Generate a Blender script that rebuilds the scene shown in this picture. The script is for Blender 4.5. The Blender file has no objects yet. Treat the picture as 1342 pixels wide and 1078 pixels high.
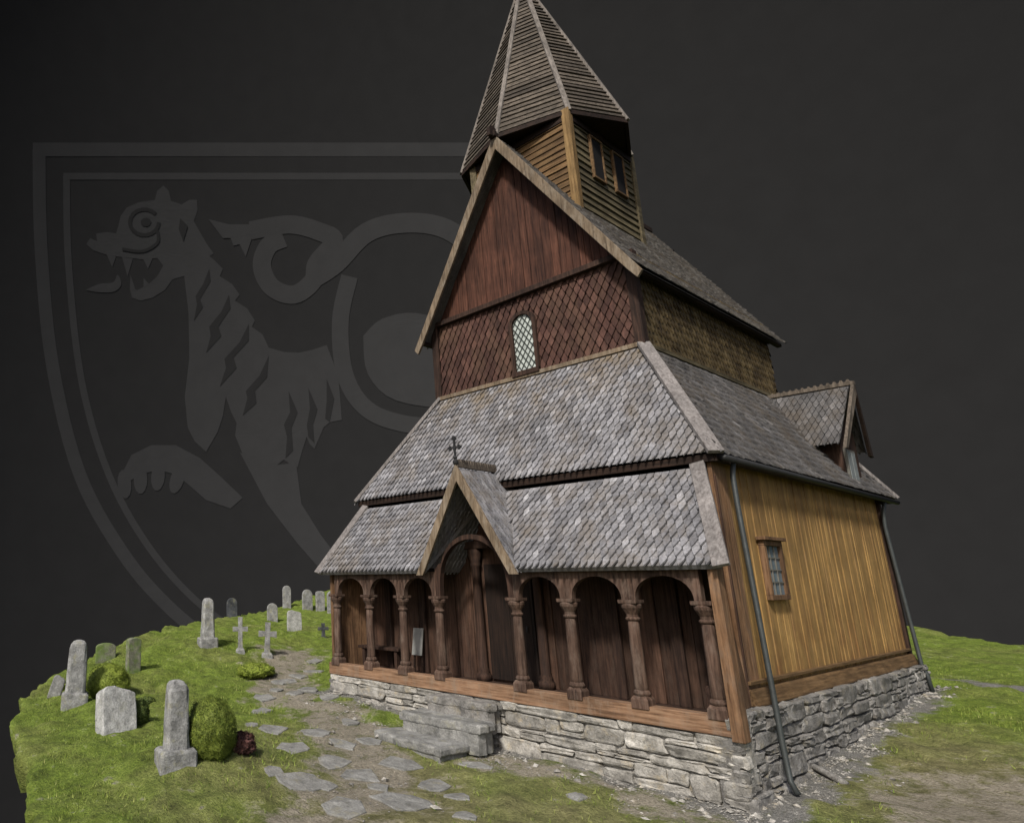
import bpy, bmesh, math, random
import numpy as np
from mathutils import Vector, Matrix, noise as mnoise
from mathutils.geometry import tessellate_polygon
random.seed(7); rng=np.random.default_rng(5)
S=bpy.context.scene; COL=S.collection
# ------------------------------------------------------------------ camera model
CX,CY,FO=307.,570.,866.
PIT=math.radians(12.627); AZ=math.radians(55.536)
sp_,cp_=math.sin(PIT),math.cos(PIT)
Fv=Vector((-math.sin(AZ),math.cos(AZ),0)); Rv=Vector((math.cos(AZ),math.sin(AZ),0)); Zv=Vector((0,0,1))
CAM=Vector((3.886,-10.732,1.981))
def ray(u,v):
    a=u-CX;b=v-CY
    return Rv*a+Fv*(FO*cp_+b*sp_)+Zv*(FO*sp_-b*cp_)
cd=bpy.data.cameras.new('camera'); cam=bpy.data.objects.new('camera',cd); COL.objects.link(cam); S.camera=cam
fw=Fv*cp_+Zv*sp_; up=Zv*cp_-Fv*sp_
M=Matrix((Rv,up,-fw)).transposed().to_4x4(); M.translation=CAM; cam.matrix_world=M
cd.sensor_width=36; cd.lens=FO/1342*36; cd.shift_x=(671-CX)/1342; cd.shift_y=(CY-539)/1342; cd.clip_end=1000; cd.clip_start=.05
# ------------------------------------------------------------------ light
SUN=Vector((0.30,-0.74,0.74)).normalized()
W=bpy.data.worlds.new('World'); S.world=W; W.use_nodes=True
nt=W.node_tree; sky=nt.nodes.new('ShaderNodeTexSky'); sky.sky_type='NISHITA'; sky.sun_disc=False
sky.sun_elevation=math.asin(SUN.z); sky.sun_rotation=math.atan2(SUN.x,SUN.y); sky.dust_density=3; sky.air_density=.8; sky.ozone_density=.8
bg=nt.nodes['Background']; nt.links.new(sky.outputs[0],bg.inputs[0]); bg.inputs[1].default_value=.15
ld=bpy.data.lights.new('sun','SUN'); ld.energy=5.0; ld.angle=math.radians(6); ld.color=(1,.955,.89)
lo=bpy.data.objects.new('sun',ld); COL.objects.link(lo); lo.rotation_euler=SUN.to_track_quat('Z','Y').to_euler()
S.view_settings.view_transform='Standard'; S.view_settings.look='None'; S.view_settings.exposure=0
# ------------------------------------------------------------------ mesh helper
class MB:
    def __init__(s): s.v=[]; s.f=[]
    def add(s,vs,fs):
        n=len(s.v); s.v+= [tuple(x) for x in vs]; s.f+=[tuple(i+n for i in q) for q in fs]
    def box8(s,p): s.add(p,[(0,3,2,1),(4,5,6,7),(0,1,5,4),(1,2,6,5),(2,3,7,6),(3,0,4,7)])
    def box(s,x0,x1,y0,y1,z0,z1): s.box8([(x0,y0,z0),(x1,y0,z0),(x1,y1,z0),(x0,y1,z0),(x0,y0,z1),(x1,y0,z1),(x1,y1,z1),(x0,y1,z1)])
    def beam(s,a,b,w,h,up=(0,0,1)):
        a=Vector(a);b=Vector(b);d=(b-a).normalized();u=Vector(up);sd=d.cross(u).normalized();u=sd.cross(d).normalized()
        sd*=w/2;u=u*(h/2)
        s.box8([a-sd-u,a+sd-u,b+sd-u,b-sd-u,a-sd+u,a+sd+u,b+sd+u,b-sd+u])
    def prism(s,pts,ex):
        ex=Vector(ex);n=len(pts);p=[Vector(q) for q in pts]
        s.add(p+[q+ex for q in p],[tuple(range(n)),tuple(range(2*n-1,n-1,-1))]+[(i,(i+1)%n,(i+1)%n+n,i+n) for i in range(n)])
    def tube(s,pts,r,n=10):
        pts=[Vector(p) for p in pts];rings=[]
        for i,p in enumerate(pts):
            d=(pts[min(i+1,len(pts)-1)]-pts[max(i-1,0)]).normalized()
            a=d.cross(Vector((.3,.9,.2))).normalized();b=d.cross(a)
            rr=r[i] if isinstance(r,(list,tuple)) else r
            rings.append([p+(a*math.cos(2*math.pi*k/n)+b*math.sin(2*math.pi*k/n))*rr for k in range(n)])
        s.loft(rings)
    def lathe(s,prof,cx,cy,n=20): s.loft([[(cx+r*math.cos(2*math.pi*k/n),cy+r*math.sin(2*math.pi*k/n),z) for k in range(n)] for r,z in prof])
    def loft(s,rings):
        n=len(rings[0]);vs=[q for R in rings for q in R];fs=[]
        for i in range(len(rings)-1):
            for k in range(n): fs.append((i*n+k,i*n+(k+1)%n,(i+1)*n+(k+1)%n,(i+1)*n+k))
        fs+= [tuple(range(n-1,-1,-1)),tuple(range(len(vs)-n,len(vs)))]
        s.add(vs,fs)
    def build(s,name,mat,parent=None,bevel=0,smooth=False,recalc=True):
        me=bpy.data.meshes.new(name); me.from_pydata([tuple(v) for v in s.v],[],s.f)
        if recalc:
            bm=bmesh.new();bm.from_mesh(me);bmesh.ops.recalc_face_normals(bm,faces=bm.faces);bm.to_mesh(me);bm.free()
        me.materials.append(mat); o=bpy.data.objects.new(name,me); COL.objects.link(o)
        if smooth:
            for p in me.polygons: p.use_smooth=True
        if parent is not None:
            o.parent=parent
            r=parent
            if r.type=='EMPTY': o.matrix_parent_inverse=Matrix.Translation(r.location).inverted()
        if bevel:
            m=o.modifiers.new('bevel','BEVEL');m.width=bevel;m.segments=2;m.limit_method='ANGLE'
        return o
def tag(o,label,cat,group=None):
    o['label']=label;o['category']=cat
    if group:o['group']=group
    return o
def empty(name,loc):
    o=bpy.data.objects.new(name,None);COL.objects.link(o);o.location=loc;o.empty_display_size=.2;return o
# ------------------------------------------------------------------ materials
class NT:
    def __init__(s,name):
        s.m=bpy.data.materials.new(name);s.m.use_nodes=True;s.t=s.m.node_tree;s.b=s.t.nodes['Principled BSDF'];s.b.inputs['Specular IOR Level'].default_value=.2
        s.co=s.n('ShaderNodeTexCoord').outputs['Object']
    def n(s,t): return s.t.nodes.new(t)
    def l(s,a,b): s.t.links.new(a,b)
    def noise(s,scale,detail=5,rough=.6,vec=(1,1,1),dist=0,off=0):
        mp=s.n('ShaderNodeMapping');mp.inputs['Scale'].default_value=vec;mp.inputs['Location'].default_value=(off,off,off);s.l(s.co,mp.inputs[0])
        t=s.n('ShaderNodeTexNoise');t.inputs['Scale'].default_value=scale;t.inputs['Detail'].default_value=detail;t.inputs['Roughness'].default_value=rough;t.inputs['Distortion'].default_value=dist
        s.l(mp.outputs[0],t.inputs['Vector']);return t.outputs['Fac']
    def ramp(s,fac,stops):
        r=s.n('ShaderNodeValToRGB');e=r.color_ramp.elements
        while len(e)<len(stops):e.new(.5)
        for i,(p,c) in enumerate(stops):
            e[i].position=p;e[i].color=(c if isinstance(c,tuple) else (c,c,c))+(1,) 
        s.l(fac,r.inputs[0]);return r.outputs[0]
    def mix(s,fac,a,b,mode='MIX'):
        x=s.n('ShaderNodeMix');x.data_type='RGBA';x.blend_type=mode
        for sock,val in ((x.inputs[0],fac),(x.inputs[6],a),(x.inputs[7],b)):
            if hasattr(val,'is_linked'):s.l(val,sock)
            elif isinstance(val,tuple):sock.default_value=val+(1,)
            else:sock.default_value=val
        return x.outputs[2]
    def island(s): return s.n('ShaderNodeNewGeometry').outputs['Random Per Island']
    def attr(s,name):
        a=s.n('ShaderNodeAttribute');a.attribute_name=name;return a.outputs['Fac']
    def zval(s,lo,hi):
        x=s.n('ShaderNodeSeparateXYZ');s.l(s.co,x.inputs[0]);m=s.n('ShaderNodeMapRange');m.inputs[1].default_value=lo;m.inputs[2].default_value=hi;s.l(x.outputs[2],m.inputs[0]);return m.outputs[0]
    def math(s,op,a,b):
        x=s.n('ShaderNodeMath');x.operation=op
        for i,v in enumerate((a,b)):
            if hasattr(v,'is_linked'):s.l(v,x.inputs[i])
            else:x.inputs[i].default_value=v
        return x.outputs[0]
    def done(s,col,rough=.85,bump=None,bs=.3,bd=.02):
        s.l(col,s.b.inputs['Base Color']);s.b.inputs['Roughness'].default_value=rough
        if bump is not None:
            b=s.n('ShaderNodeBump');b.inputs['Strength'].default_value=bs;b.inputs['Distance'].default_value=bd;s.l(bump,b.inputs['Height']);s.l(b.outputs[0],s.b.inputs['Normal'])
        return s.m
def mul(c,f): return tuple(x*f for x in c)
def wood(name,dark,mid,light,axis='z',isl=.35,weather=None,wz=None,bs=.5,f=1.,con=.6,top=None,worn=None):
    dark,mid,light=mul(dark,f),mul(mid,f),mul(light,f)
    k=NT(name);vec={'x':(.06,1,1),'y':(1,.06,1),'z':(1,1,.06)}[axis]
    g=k.noise(28,6,.65,vec,.3);g2=k.noise(9,4,.6,vec,.6,3.)
    c=k.ramp(g,[(.3,dark),(.5,mid),(.72,light)])
    c=k.mix(con,c,k.ramp(g2,[(.3,.35),(.6,1.0)]),'MULTIPLY')
    if isl: c=k.mix(isl,c,k.ramp(k.island(),[(0,.35),(1,1.45)]),'MULTIPLY')
    blot=k.noise(1.3,5,.7,(1,1,1),0,7.)
    c=k.mix(con,c,k.ramp(blot,[(.32,.35),(.62,1.15)]),'MULTIPLY')
    if worn:
        w=k.ramp(k.noise(6,7,.75,(1,1,.35),.2,17.),[(.5,0.),(.68,.75)]);c=k.mix(w,c,worn)
    if weather:
        w=k.ramp(k.noise(3.1,6,.7,(1,1,.4),0,11.),[(.45,0.),(.68,1.)])
        if wz: w=k.math('MULTIPLY',w,k.zval(*wz))
        c=k.mix(w,c,weather)
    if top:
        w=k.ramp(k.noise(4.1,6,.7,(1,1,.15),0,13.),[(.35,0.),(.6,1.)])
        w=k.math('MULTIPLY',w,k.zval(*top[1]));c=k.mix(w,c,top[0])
    return k.done(c,.82,g,bs,.012)
def shingle_mat(name,stops,lich=None,lz=None,f=1.,bigf=.4,brown=None):
    k=NT(name)
    c=k.ramp(k.island(),[(p,mul(q,f)) for p,q in stops])
    st=k.noise(30,5,.7,(1,1,.14),.2)
    c=k.mix(.75,c,k.ramp(st,[(.3,.4),(.68,1.4)]),'MULTIPLY')
    st2=k.noise(5,6,.72,(1,1,.14),.2,15.)
    c=k.mix(.55,c,k.ramp(st2,[(.34,.4),(.6,1.2)]),'MULTIPLY')
    big=k.noise(.9,6,.7,(1,1,1),0,4.)
    c=k.mix(bigf,c,k.ramp(big,[(.34,.4),(.64,1.2)]),'MULTIPLY')
    if brown:
        w=k.ramp(k.noise(1.7,7,.75,(1,1,.4),.2,31.),[(.47,0.),(.66,.6)]);c=k.mix(w,c,brown)
    if lich:
        w=k.ramp(k.noise(2.2,7,.75,(1,1,1),0,9.),[(.44,0.),(.62,.85)])
        if lz: w=k.math('MULTIPLY',w,k.zval(*lz))
        c=k.mix(w,c,lich)
    return k.done(c,.85,st,.5,.01)
def stone_mat(name,stops,lich=(.22,.2,.1),moss=None,isl=True,sc=6,f=1.,bsz=2.):
    k=NT(name)
    a=k.noise(sc,8,.7);c=k.ramp(a,[(p,mul(q,f)) for p,q in stops])
    if isl:c=k.mix(.7,c,k.ramp(k.island(),[(0,.5),(1,1.3)]),'MULTIPLY')
    fine=k.noise(40,4,.7)
    c=k.mix(.6,c,k.ramp(fine,[(.3,.35),(.65,1.15)]),'MULTIPLY')
    big=k.noise(bsz,5,.7,(1,1,1),0,21.)
    c=k.mix(.5,c,k.ramp(big,[(.36,.4),(.62,1.1)]),'MULTIPLY')
    w=k.ramp(k.noise(5,6,.7,(1,1,1),0,5.),[(.54,0.),(.7,.7)]);c=k.mix(w,c,lich)
    if moss:
        w=k.ramp(k.noise(2.6,6,.7,(1,1,1),0,8.),[(.42,0.),(.6,.9)]);c=k.mix(w,c,moss)
    h=k.math('ADD',a,k.math('MULTIPLY',fine,.4))
    return k.done(c,.9,h,.9,.035)
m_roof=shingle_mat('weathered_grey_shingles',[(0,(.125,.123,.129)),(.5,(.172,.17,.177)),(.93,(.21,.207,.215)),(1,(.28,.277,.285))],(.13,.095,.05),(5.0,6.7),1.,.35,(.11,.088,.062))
m_roofr=shingle_mat('shade_toned_side_shingles',[(0,(.062,.06,.06)),(.5,(.088,.085,.084)),(.93,(.112,.108,.107)),(1,(.16,.155,.153))],bigf=.5,brown=(.07,.055,.038))  # darker copy of the roof shingles; the side slope's shade is in the colour
m_roof2=shingle_mat('dark_nave_shingles',[(0,(.045,.042,.039)),(.5,(.066,.062,.057)),(1,(.105,.099,.09))],bigf=.5,brown=(.06,.046,.03))
m_clf=shingle_mat('brown_wall_shingles',[(0,(.045,.021,.016)),(.5,(.068,.032,.024)),(1,(.105,.052,.039))],f=.78,bigf=.5,brown=(.075,.045,.028))
m_cls=shingle_mat('dark_brown_wall_shingles',[(0,(.05,.034,.016)),(.5,(.075,.053,.024)),(1,(.12,.086,.04))],f=.75,bigf=.5,brown=(.1,.075,.035))
m_gable=wood('red_gable_boards',(.05,.02,.013),(.15,.06,.036),(.25,.112,.07),'z',.4,f=.42)
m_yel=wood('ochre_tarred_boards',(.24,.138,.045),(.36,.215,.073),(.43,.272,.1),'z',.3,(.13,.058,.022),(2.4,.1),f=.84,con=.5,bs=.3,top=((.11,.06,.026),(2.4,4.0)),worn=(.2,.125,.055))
m_drip=wood('weathered_drip_board',(.09,.05,.022),(.22,.13,.058),(.32,.2,.1),'y',.2,f=.6)
m_brn=wood('dark_brown_boards',(.02,.011,.007),(.085,.045,.03),(.17,.095,.063),'z',.55,f=.42)
m_inn=wood('brown_inner_boards',(.03,.015,.009),(.115,.06,.038),(.19,.107,.07),'z',.6,f=.46,worn=(.045,.03,.022))
m_col=wood('brown_carved_wood',(.035,.02,.014),(.125,.074,.051),(.23,.15,.11),'z',.3,f=.56,worn=(.115,.085,.066))
m_sill=wood('honey_brown_sill',(.12,.062,.032),(.33,.19,.11),(.46,.3,.19),'x',.2,f=.68,worn=(.17,.125,.09))
m_post=wood('worn_corner_board',(.08,.04,.02),(.26,.145,.075),(.42,.25,.14),'z',.3,f=.5)
m_corn=wood('orange_corner_board',(.1,.05,.023),(.3,.165,.085),(.45,.27,.15),'z',.3,f=.62,worn=(.12,.085,.06))
m_barge=wood('weathered_barge_board',(.1,.07,.042),(.25,.185,.12),(.38,.3,.21),'z',.2,f=.64,worn=(.2,.17,.13))
m_hip=wood('pale_hip_board',(.16,.14,.13),(.29,.265,.25),(.42,.39,.37),'z',.2,f=.62,con=.45)
m_trim=wood('grey_brown_dormer_trim',(.07,.055,.042),(.16,.13,.1),(.26,.215,.17),'z',.2,f=.6)
m_towf=wood('tower_ochre_clapboards',(.09,.045,.016),(.3,.175,.075),(.45,.29,.13),'x',.5,f=.4)
m_tows=wood('tower_olive_clapboards',(.07,.055,.03),(.2,.16,.085),(.36,.3,.18),'y',.5,f=.5)
m_towp=wood('tower_corner_post',(.16,.09,.03),(.4,.25,.1),(.52,.34,.15),'z',.2,f=.46)
m_spire=wood('spire_board_shingles',(.06,.048,.037),(.2,.165,.125),(.36,.3,.235),'x',.6,f=.4)
m_rib=wood('spire_rib_boards',(.16,.14,.12),(.34,.3,.26),(.48,.43,.38),'z',.2,f=.5)
m_dark=wood('deep_brown_beams',(.008,.005,.003),(.03,.016,.01),(.06,.033,.021),'x',.3,f=.65)
m_door=wood('shade_toned_door_boards',(.008,.005,.003),(.026,.014,.009),(.05,.027,.017),'z',.3,f=.5)  # shade of the door recess is painted into this near-black tone
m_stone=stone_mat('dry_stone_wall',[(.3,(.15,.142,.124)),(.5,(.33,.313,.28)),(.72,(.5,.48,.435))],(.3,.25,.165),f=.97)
m_stoned=stone_mat('dark_and_shaded_stone',[(.3,(.09,.087,.078)),(.5,(.21,.2,.185)),(.72,(.36,.35,.325))],(.2,.175,.12),f=.95)  # darker stone; weaker light on the side foundation is put into its tone
m_step=stone_mat('grey_step_slab',[(.3,(.14,.139,.13)),(.5,(.27,.267,.25)),(.7,(.4,.395,.372))],(.23,.22,.16))
m_flag=stone_mat('flagstone',[(.3,(.14,.138,.128)),(.5,(.235,.232,.215)),(.7,(.31,.307,.288))],(.19,.175,.12),f=.95,bsz=3)
m_grey=stone_mat('grey_granite_grave',[(.3,(.13,.13,.125)),(.5,(.27,.27,.26)),(.7,(.41,.41,.395))],(.22,.21,.12),bsz=4)
m_pale=stone_mat('pale_marble_grave',[(.3,(.22,.22,.21)),(.5,(.42,.42,.4)),(.7,(.58,.58,.56))],(.25,.25,.2),bsz=5)
m_slate=stone_mat('dark_slate_grave',[(.3,(.03,.033,.036)),(.5,(.07,.075,.08)),(.7,(.12,.125,.13))],(.12,.12,.08))
m_mossy=stone_mat('mossy_grave',[(.3,(.1,.11,.07)),(.5,(.2,.2,.15)),(.7,(.3,.3,.24))],(.2,.2,.1),(.09,.14,.025))
def simple(name,c,rough=.6,metal=0,var=.5):
    k=NT(name);cc=k.mix(var,c,k.ramp(k.noise(7,6,.7),[(.3,.5),(.7,1.3)]),'MULTIPLY');k.b.inputs['Metallic'].default_value=metal;return k.done(cc,rough,k.noise(30,3),.15,.01)
m_pipe=simple('zinc_pipe',(.045,.05,.049),.5,.3)
m_iron=simple('black_iron',(.02,.02,.02),.5)
m_glass=simple('window_glass',(.36,.39,.36),.15,0,.8)
m_lead=simple('leaded_lattice',(.03,.035,.03),.5)
m_glassb=simple('bluish_glass',(.1,.135,.155),.12,0,.6)
m_glassp=simple('pale_window_glass',(.2,.22,.22),.2,0,.6)
m_frame=simple('grey_weathered_paint',(.11,.105,.09),.6)
m_void=simple('painted_opening_shade',(.006,.005,.005),.9)  # near-black panel colour standing in for shade inside the tower openings
m_board=simple('grey_notice_panel',(.18,.18,.168),.7)
def leaf_mat(name,stops):
    k=NT(name);c=k.ramp(k.island(),stops);c=k.mix(.6,c,k.ramp(k.noise(9,4),[(.35,.4),(.65,1.2)]),'MULTIPLY')
    return k.done(c,.7)
m_leaf=leaf_mat('bush_leaves',[(0,(.03,.048,.006)),(.6,(.075,.105,.012)),(1,(.14,.165,.028))])
m_leafd=leaf_mat('dark_shrub_leaves',[(0,(.018,.03,.006)),(.6,(.045,.07,.013)),(1,(.1,.12,.03))])
m_leafy=leaf_mat('yellow_green_leaves',[(0,(.05,.07,.006)),(.6,(.12,.16,.015)),(1,(.19,.225,.04))])
m_leafr=leaf_mat('purple_brown_leaves',[(0,(.02,.01,.008)),(.6,(.06,.027,.022)),(1,(.12,.055,.045))])
m_gr=leaf_mat('grass_blades',[(0,(.085,.13,.018)),(.5,(.145,.195,.03)),(.85,(.2,.24,.047)),(1,(.26,.26,.09))])
# ------------------------------------------------------------------ terrain
ctl=np.array([(0,-.1,-.88),(-3.5,-1.2,-.82),(-7.8,0,-.38),(-8.2,8,.1),(-.1,9.9,-.22),(-5.3,-5.4,-.7),(-10.3,-5.1,-.6),(-7.8,-5.3,-.65),(-13.1,0,.1),(-11,1.5,-.3),(-16,5.6,.25),(-20.3,11.5,.65),(-21.8,9.9,.75),(-18.9,4.8,.5),(-15.9,-.4,.32),(-9.3,-6.4,-.75),(-4.8,-7.5,-.88),(-12.9,-4.8,-.52),(-14.6,-3.15,-.2),(-24,15,1.6),(-3,26,.2),(0,22,-.1),(1.8,4.15,-.62),(4,-3,-.98),(3,-9,-1.1),(8,4,-.6),(7,14,-.35),(-10,25,1.0),(-10,-2,-.5)],float)
def tps(r2): return .5*r2*np.log(r2+1e-9)
P=ctl[:,:2];NCT=len(P)
K=tps(((P[:,None]-P[None])**2).sum(-1))+np.eye(NCT)*.4
A=np.zeros((NCT+3,NCT+3));A[:NCT,:NCT]=K;A[:NCT,NCT]=1;A[:NCT,NCT+1:]=P;A[NCT,:NCT]=1;A[NCT+1:,:NCT]=P.T
sol=np.linalg.solve(A,np.concatenate([ctl[:,2],[0,0,0]]))
def gh_np(x,y):
    x=np.asarray(x,float);y=np.asarray(y,float)
    r2=(x[...,None]-P[:,0])**2+(y[...,None]-P[:,1])**2
    z=(tps(r2)*sol[:NCT]).sum(-1)+sol[NCT]+sol[NCT+1]*x+sol[NCT+2]*y
    z=z+.022*np.sin(1.7*x+.6*y)+.02*np.sin(2.3*y-1.1*x+1)+.012*np.sin(4.1*x+2.9*y)+.01*np.sin(5.3*y-3.7*x)
    z=z+.17*np.exp(-((x+5.5)**2+(y+4.9)**2)/.8)+.12*np.exp(-((x+12.3)**2+(y-1.6)**2)/.5)
    return z
def gh(x,y): return float(gh_np(x,y))
def at(u,v):
    d=ray(u,v);t=.003
    while t<.08:
        p=CAM+d*t
        if p.z<gh(p.x,p.y):
            lo,hi=t-.0003,t
            for _ in range(20):
                m=(lo+hi)/2;p=CAM+d*m
                if p.z<gh(p.x,p.y):hi=m
                else:lo=m
            break
        t+=.0003
    p=CAM+d*t;return Vector((p.x,p.y,gh(p.x,p.y))),t
fl=[(360,958,36),(385,984,48),(396,1033,62),(450,1055,62),(526,1054,66),(474,1020,50),(436,1001,44),(485,974,38),(526,1008,50),(568,1033,48),(413,964,34),(450,980,30),(412,880,26),(391,886,24),(372,894,26),(362,905,22),(348,918,30),(343,934,26),(405,904,26),(432,914,28),(495,1036,34),(386,910,22),(624,1008,30),(358,1010,32),(412,868,20),(330,950,20),(600,1050,34),(758,1048,24),(425,1030,30),(610,1070,36),(460,948,26)]
FLP=[(at(u,v),w) for u,v,w in fl]
fxy=np.array([(p.x,p.y) for (p,t),w in FLP]);frad=np.array([w*t*.5 for (p,t),w in FLP])
def nearflag(x,y):
    return (np.hypot(x[...,None]-fxy[:,0],y[...,None]-fxy[:,1])/frad).min(-1)
def flagdist(x,y):
    return (np.hypot(x[...,None]-fxy[:,0],y[...,None]-fxy[:,1])-frad*1.25).min(-1)
dirtline=[(-12.5,2.4),(-10.8,.7),(-9,-.3),(-7.2,-1.2),(-5.3,-1.9),(-3.9,-2.6),(-2.6,-4.6),(-1,-8)]
def segd(x,y,a,b):
    ax,ay=a;bx,by=b;t=np.clip(((x-ax)*(bx-ax)+(y-ay)*(by-ay))/((bx-ax)**2+(by-ay)**2),0,1)
    return np.hypot(x-ax-t*(bx-ax),y-ay-t*(by-ay))
def masks(x,y):
    wob=.25*np.sin(2.1*x+1.3*y)+.18*np.sin(4.7*y-3.1*x)+.12*np.sin(8.3*x+6.1*y)
    d=np.min([segd(x,y,dirtline[i],dirtline[i+1]) for i in range(len(dirtline)-1)],axis=0)
    front=np.maximum(np.maximum(-5.5-x,x-.3),np.maximum(-1.0-y,y-.3))
    dirt=np.maximum(np.clip(1.45-(d+wob)/.8,0,1)*.88,np.clip(.7-(front+wob)/.6,0,1)*.75)
    patch=np.hypot((x-1.9)/1.2,(y-2.0)/2.4)
    dirt=np.maximum(dirt,np.clip(1.4-(patch+wob*.7),0,1)*.9)
    dry=np.clip(1.3-np.hypot((x+2)/4,(y+3.5)/2.8)+wob*.6,0,1)
    dry=np.maximum(dry,np.clip(1.3-np.hypot((x-1.6)/1.9,(y-3)/3.6)+wob*.6,0,1))
    g1=np.maximum(np.maximum(-.5-x,x-.3-.25*np.clip(1-y/4,0,1)),np.maximum(-.3-y,y-10.5))
    g2=np.maximum(-.5-x,np.abs(y-11.2-.08*x)-.35)
    gl=np.maximum(np.maximum(-8.5-x,x+7.4),np.maximum(-.4-y,y-8))
    g3=np.maximum(np.maximum(-8-x,x-.5),np.maximum(-.25-y,y-.3))
    grav=np.max([np.clip(.6-(q+wob*.4)/.35,0,1) for q in (g1,g2,gl,g3)],axis=0)*.9
    return dirt,grav,dry
poly=[(-24.5,16.5),(-22.5,10.5),(-19.8,5.6),(-17.6,1.8),(-16.2,-.4),(-14.9,-3.1),(-13.3,-4.9),(-11.3,-5.9),(-9.4,-6.6),(-7.2,-7.0),(-4.9,-7.6),(-2,-8.6),(2,-9.6),(6,-9),(9,-5),(10,2),(8.5,9),(4.5,16),(0.3,22),(-3.4,27),(-9,30),(-17,28),(-23,23)]
cen=np.array((-7.,6.))
pa=np.array([math.atan2(b-cen[1],a-cen[0]) for a,b in poly]);pr=np.array([math.hypot(a-cen[0],b-cen[1]) for a,b in poly])
o_=np.argsort(pa);pa=pa[o_];pr=pr[o_]
NTH,NR=640,240
th=np.linspace(-math.pi,math.pi,NTH,endpoint=False)
rb=np.interp(th,np.concatenate([pa-2*math.pi,pa,pa+2*math.pi]),np.tile(pr,3))
kw=np.ones(21)/21
rb=np.convolve(np.concatenate([rb[-10:],rb,rb[:10]]),kw,'valid')
rb=rb+.04*rng.normal(size=NTH)+.05*np.sin(th*37)+.05*np.sin(th*61+1)
rr=np.concatenate([np.linspace(0,1,NR)**.8,[.997,.988]])
X=cen[0]+rb[:,None]*rr[None]*np.cos(th)[:,None];Y=cen[1]+rb[:,None]*rr[None]*np.sin(th)[:,None]
dirt,grav,dry=masks(X,Y)
Z=gh_np(X,Y)
bumpn=np.array([[mnoise.fractal(Vector((X[i,j]*1.6,Y[i,j]*1.6,0)),.95,2.1,5) for j in range(X.shape[1])] for i in range(NTH)])
grassy=np.clip(1-np.maximum(dirt,grav),0,1)
nf=np.clip((flagdist(X,Y)-.1)/.25,0,1)
Z=Z+(bumpn*(.018+.075*grassy)+.03*grassy)*nf-.012*(1-nf)
Z[:,-3]-=.05;Z[:,-2]-=.25;Z[:,-1]-=.6
NRR=len(rr)
vs=np.stack([X,Y,Z],-1).reshape(-1,3)
fs=[]
for i in range(NTH):
    i2=(i+1)%NTH
    for j in range(NRR-1): fs.append((i*NRR+j,i*NRR+j+1,i2*NRR+j+1,i2*NRR+j))
k=NT('grassy_ground')
gn=k.noise(3.2,8,.72);gf=k.noise(26,5,.7,(1,1,1),.4,2.);big=k.noise(.55,5,.6,(1,1,1),0,6.)
green=k.ramp(gf,[(.3,(.065,.105,.013)),(.5,(.14,.195,.026)),(.7,(.215,.265,.048))])
green=k.mix(k.ramp(big,[(.46,0.),(.64,.4)]),green,k.ramp(gf,[(.3,(.13,.122,.042)),(.7,(.26,.245,.098))]))
green=k.mix(k.math('MULTIPLY',k.attr('dry'),.78),green,k.ramp(gf,[(.3,(.13,.114,.05)),(.7,(.3,.265,.14))]))
green=k.mix(.85,green,k.ramp(gn,[(.32,.35),(.62,1.25)]),'MULTIPLY')
soil=k.ramp(gf,[(.3,(.14,.122,.088)),(.5,(.265,.235,.178)),(.7,(.36,.327,.262))])
soil=k.mix(.7,soil,k.ramp(gn,[(.34,.5),(.62,1.15)]),'MULTIPLY')
gv=k.ramp(k.noise(60,4,.8),[(.3,(.08,.077,.07)),(.5,(.19,.183,.165)),(.7,(.37,.36,.33))])
gv=k.mix(.6,gv,k.ramp(gn,[(.34,.45),(.62,1.15)]),'MULTIPLY')
fd=k.ramp(k.math('ADD',k.attr('dirt'),k.math('MULTIPLY',k.math('SUBTRACT',gn,.5),3.0)),[(.3,0.),(.8,1.)])
fg=k.ramp(k.math('ADD',k.attr('gravel'),k.math('MULTIPLY',k.math('SUBTRACT',gn,.5),2.6)),[(.3,0.),(.75,1.)])
c=k.mix(fd,green,soil);c=k.mix(fg,c,gv)
m_ground=k.done(c,.95,k.math('ADD',gf,k.math('MULTIPLY',gn,1.5)),1.,.08)
me=bpy.data.meshes.new('ground');me.from_pydata(vs.tolist(),[],fs)
for nm,ar in (('dirt',dirt),('gravel',grav),('dry',dry)):
    a=me.attributes.new(nm,'FLOAT','POINT');a.data.foreach_set('value',ar.reshape(-1).astype(np.float32))
me.materials.append(m_ground)
for p in me.polygons:p.use_smooth=True
ground=bpy.data.objects.new('ground',me);COL.objects.link(ground);ground['kind']='structure'
# grass blades (uncountable)
N=230000
gx=rng.uniform(-17,3.5,N);gy=rng.uniform(-8.6,14,N)
ang=np.arctan2(gy-cen[1],gx-cen[0]);lim=np.interp(ang,th,rb)*.985
d_,g_,q_=masks(gx,gy)
clump=.5+.5*np.sin(gx*2.9+1.3*np.sin(gy*2.1))*np.sin(gy*3.3+np.sin(gx*1.7))
keep=(np.hypot(gx-cen[0],gy-cen[1])<lim)&(np.maximum(d_,g_)<rng.uniform(-.1,.7,N))&(q_*.85<rng.uniform(0,1,N))&~((gx>-8)&(gx<.2)&(gy>-.2)&(gy<10.5))&(nearflag(gx,gy)>1.1)&(rng.uniform(0,1,N)<.2+.6*clump)
gx,gy=gx[keep],gy[keep];gz=gh_np(gx,gy)+.005;m_=len(gx)
hh=rng.uniform(.012,.04,m_)*(.6+.8*clump[keep]);a_=rng.uniform(0,6.28,m_);w_=rng.uniform(.004,.009,m_)
lx=rng.normal(0,.025,m_);ly=rng.normal(0,.025,m_)
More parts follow.
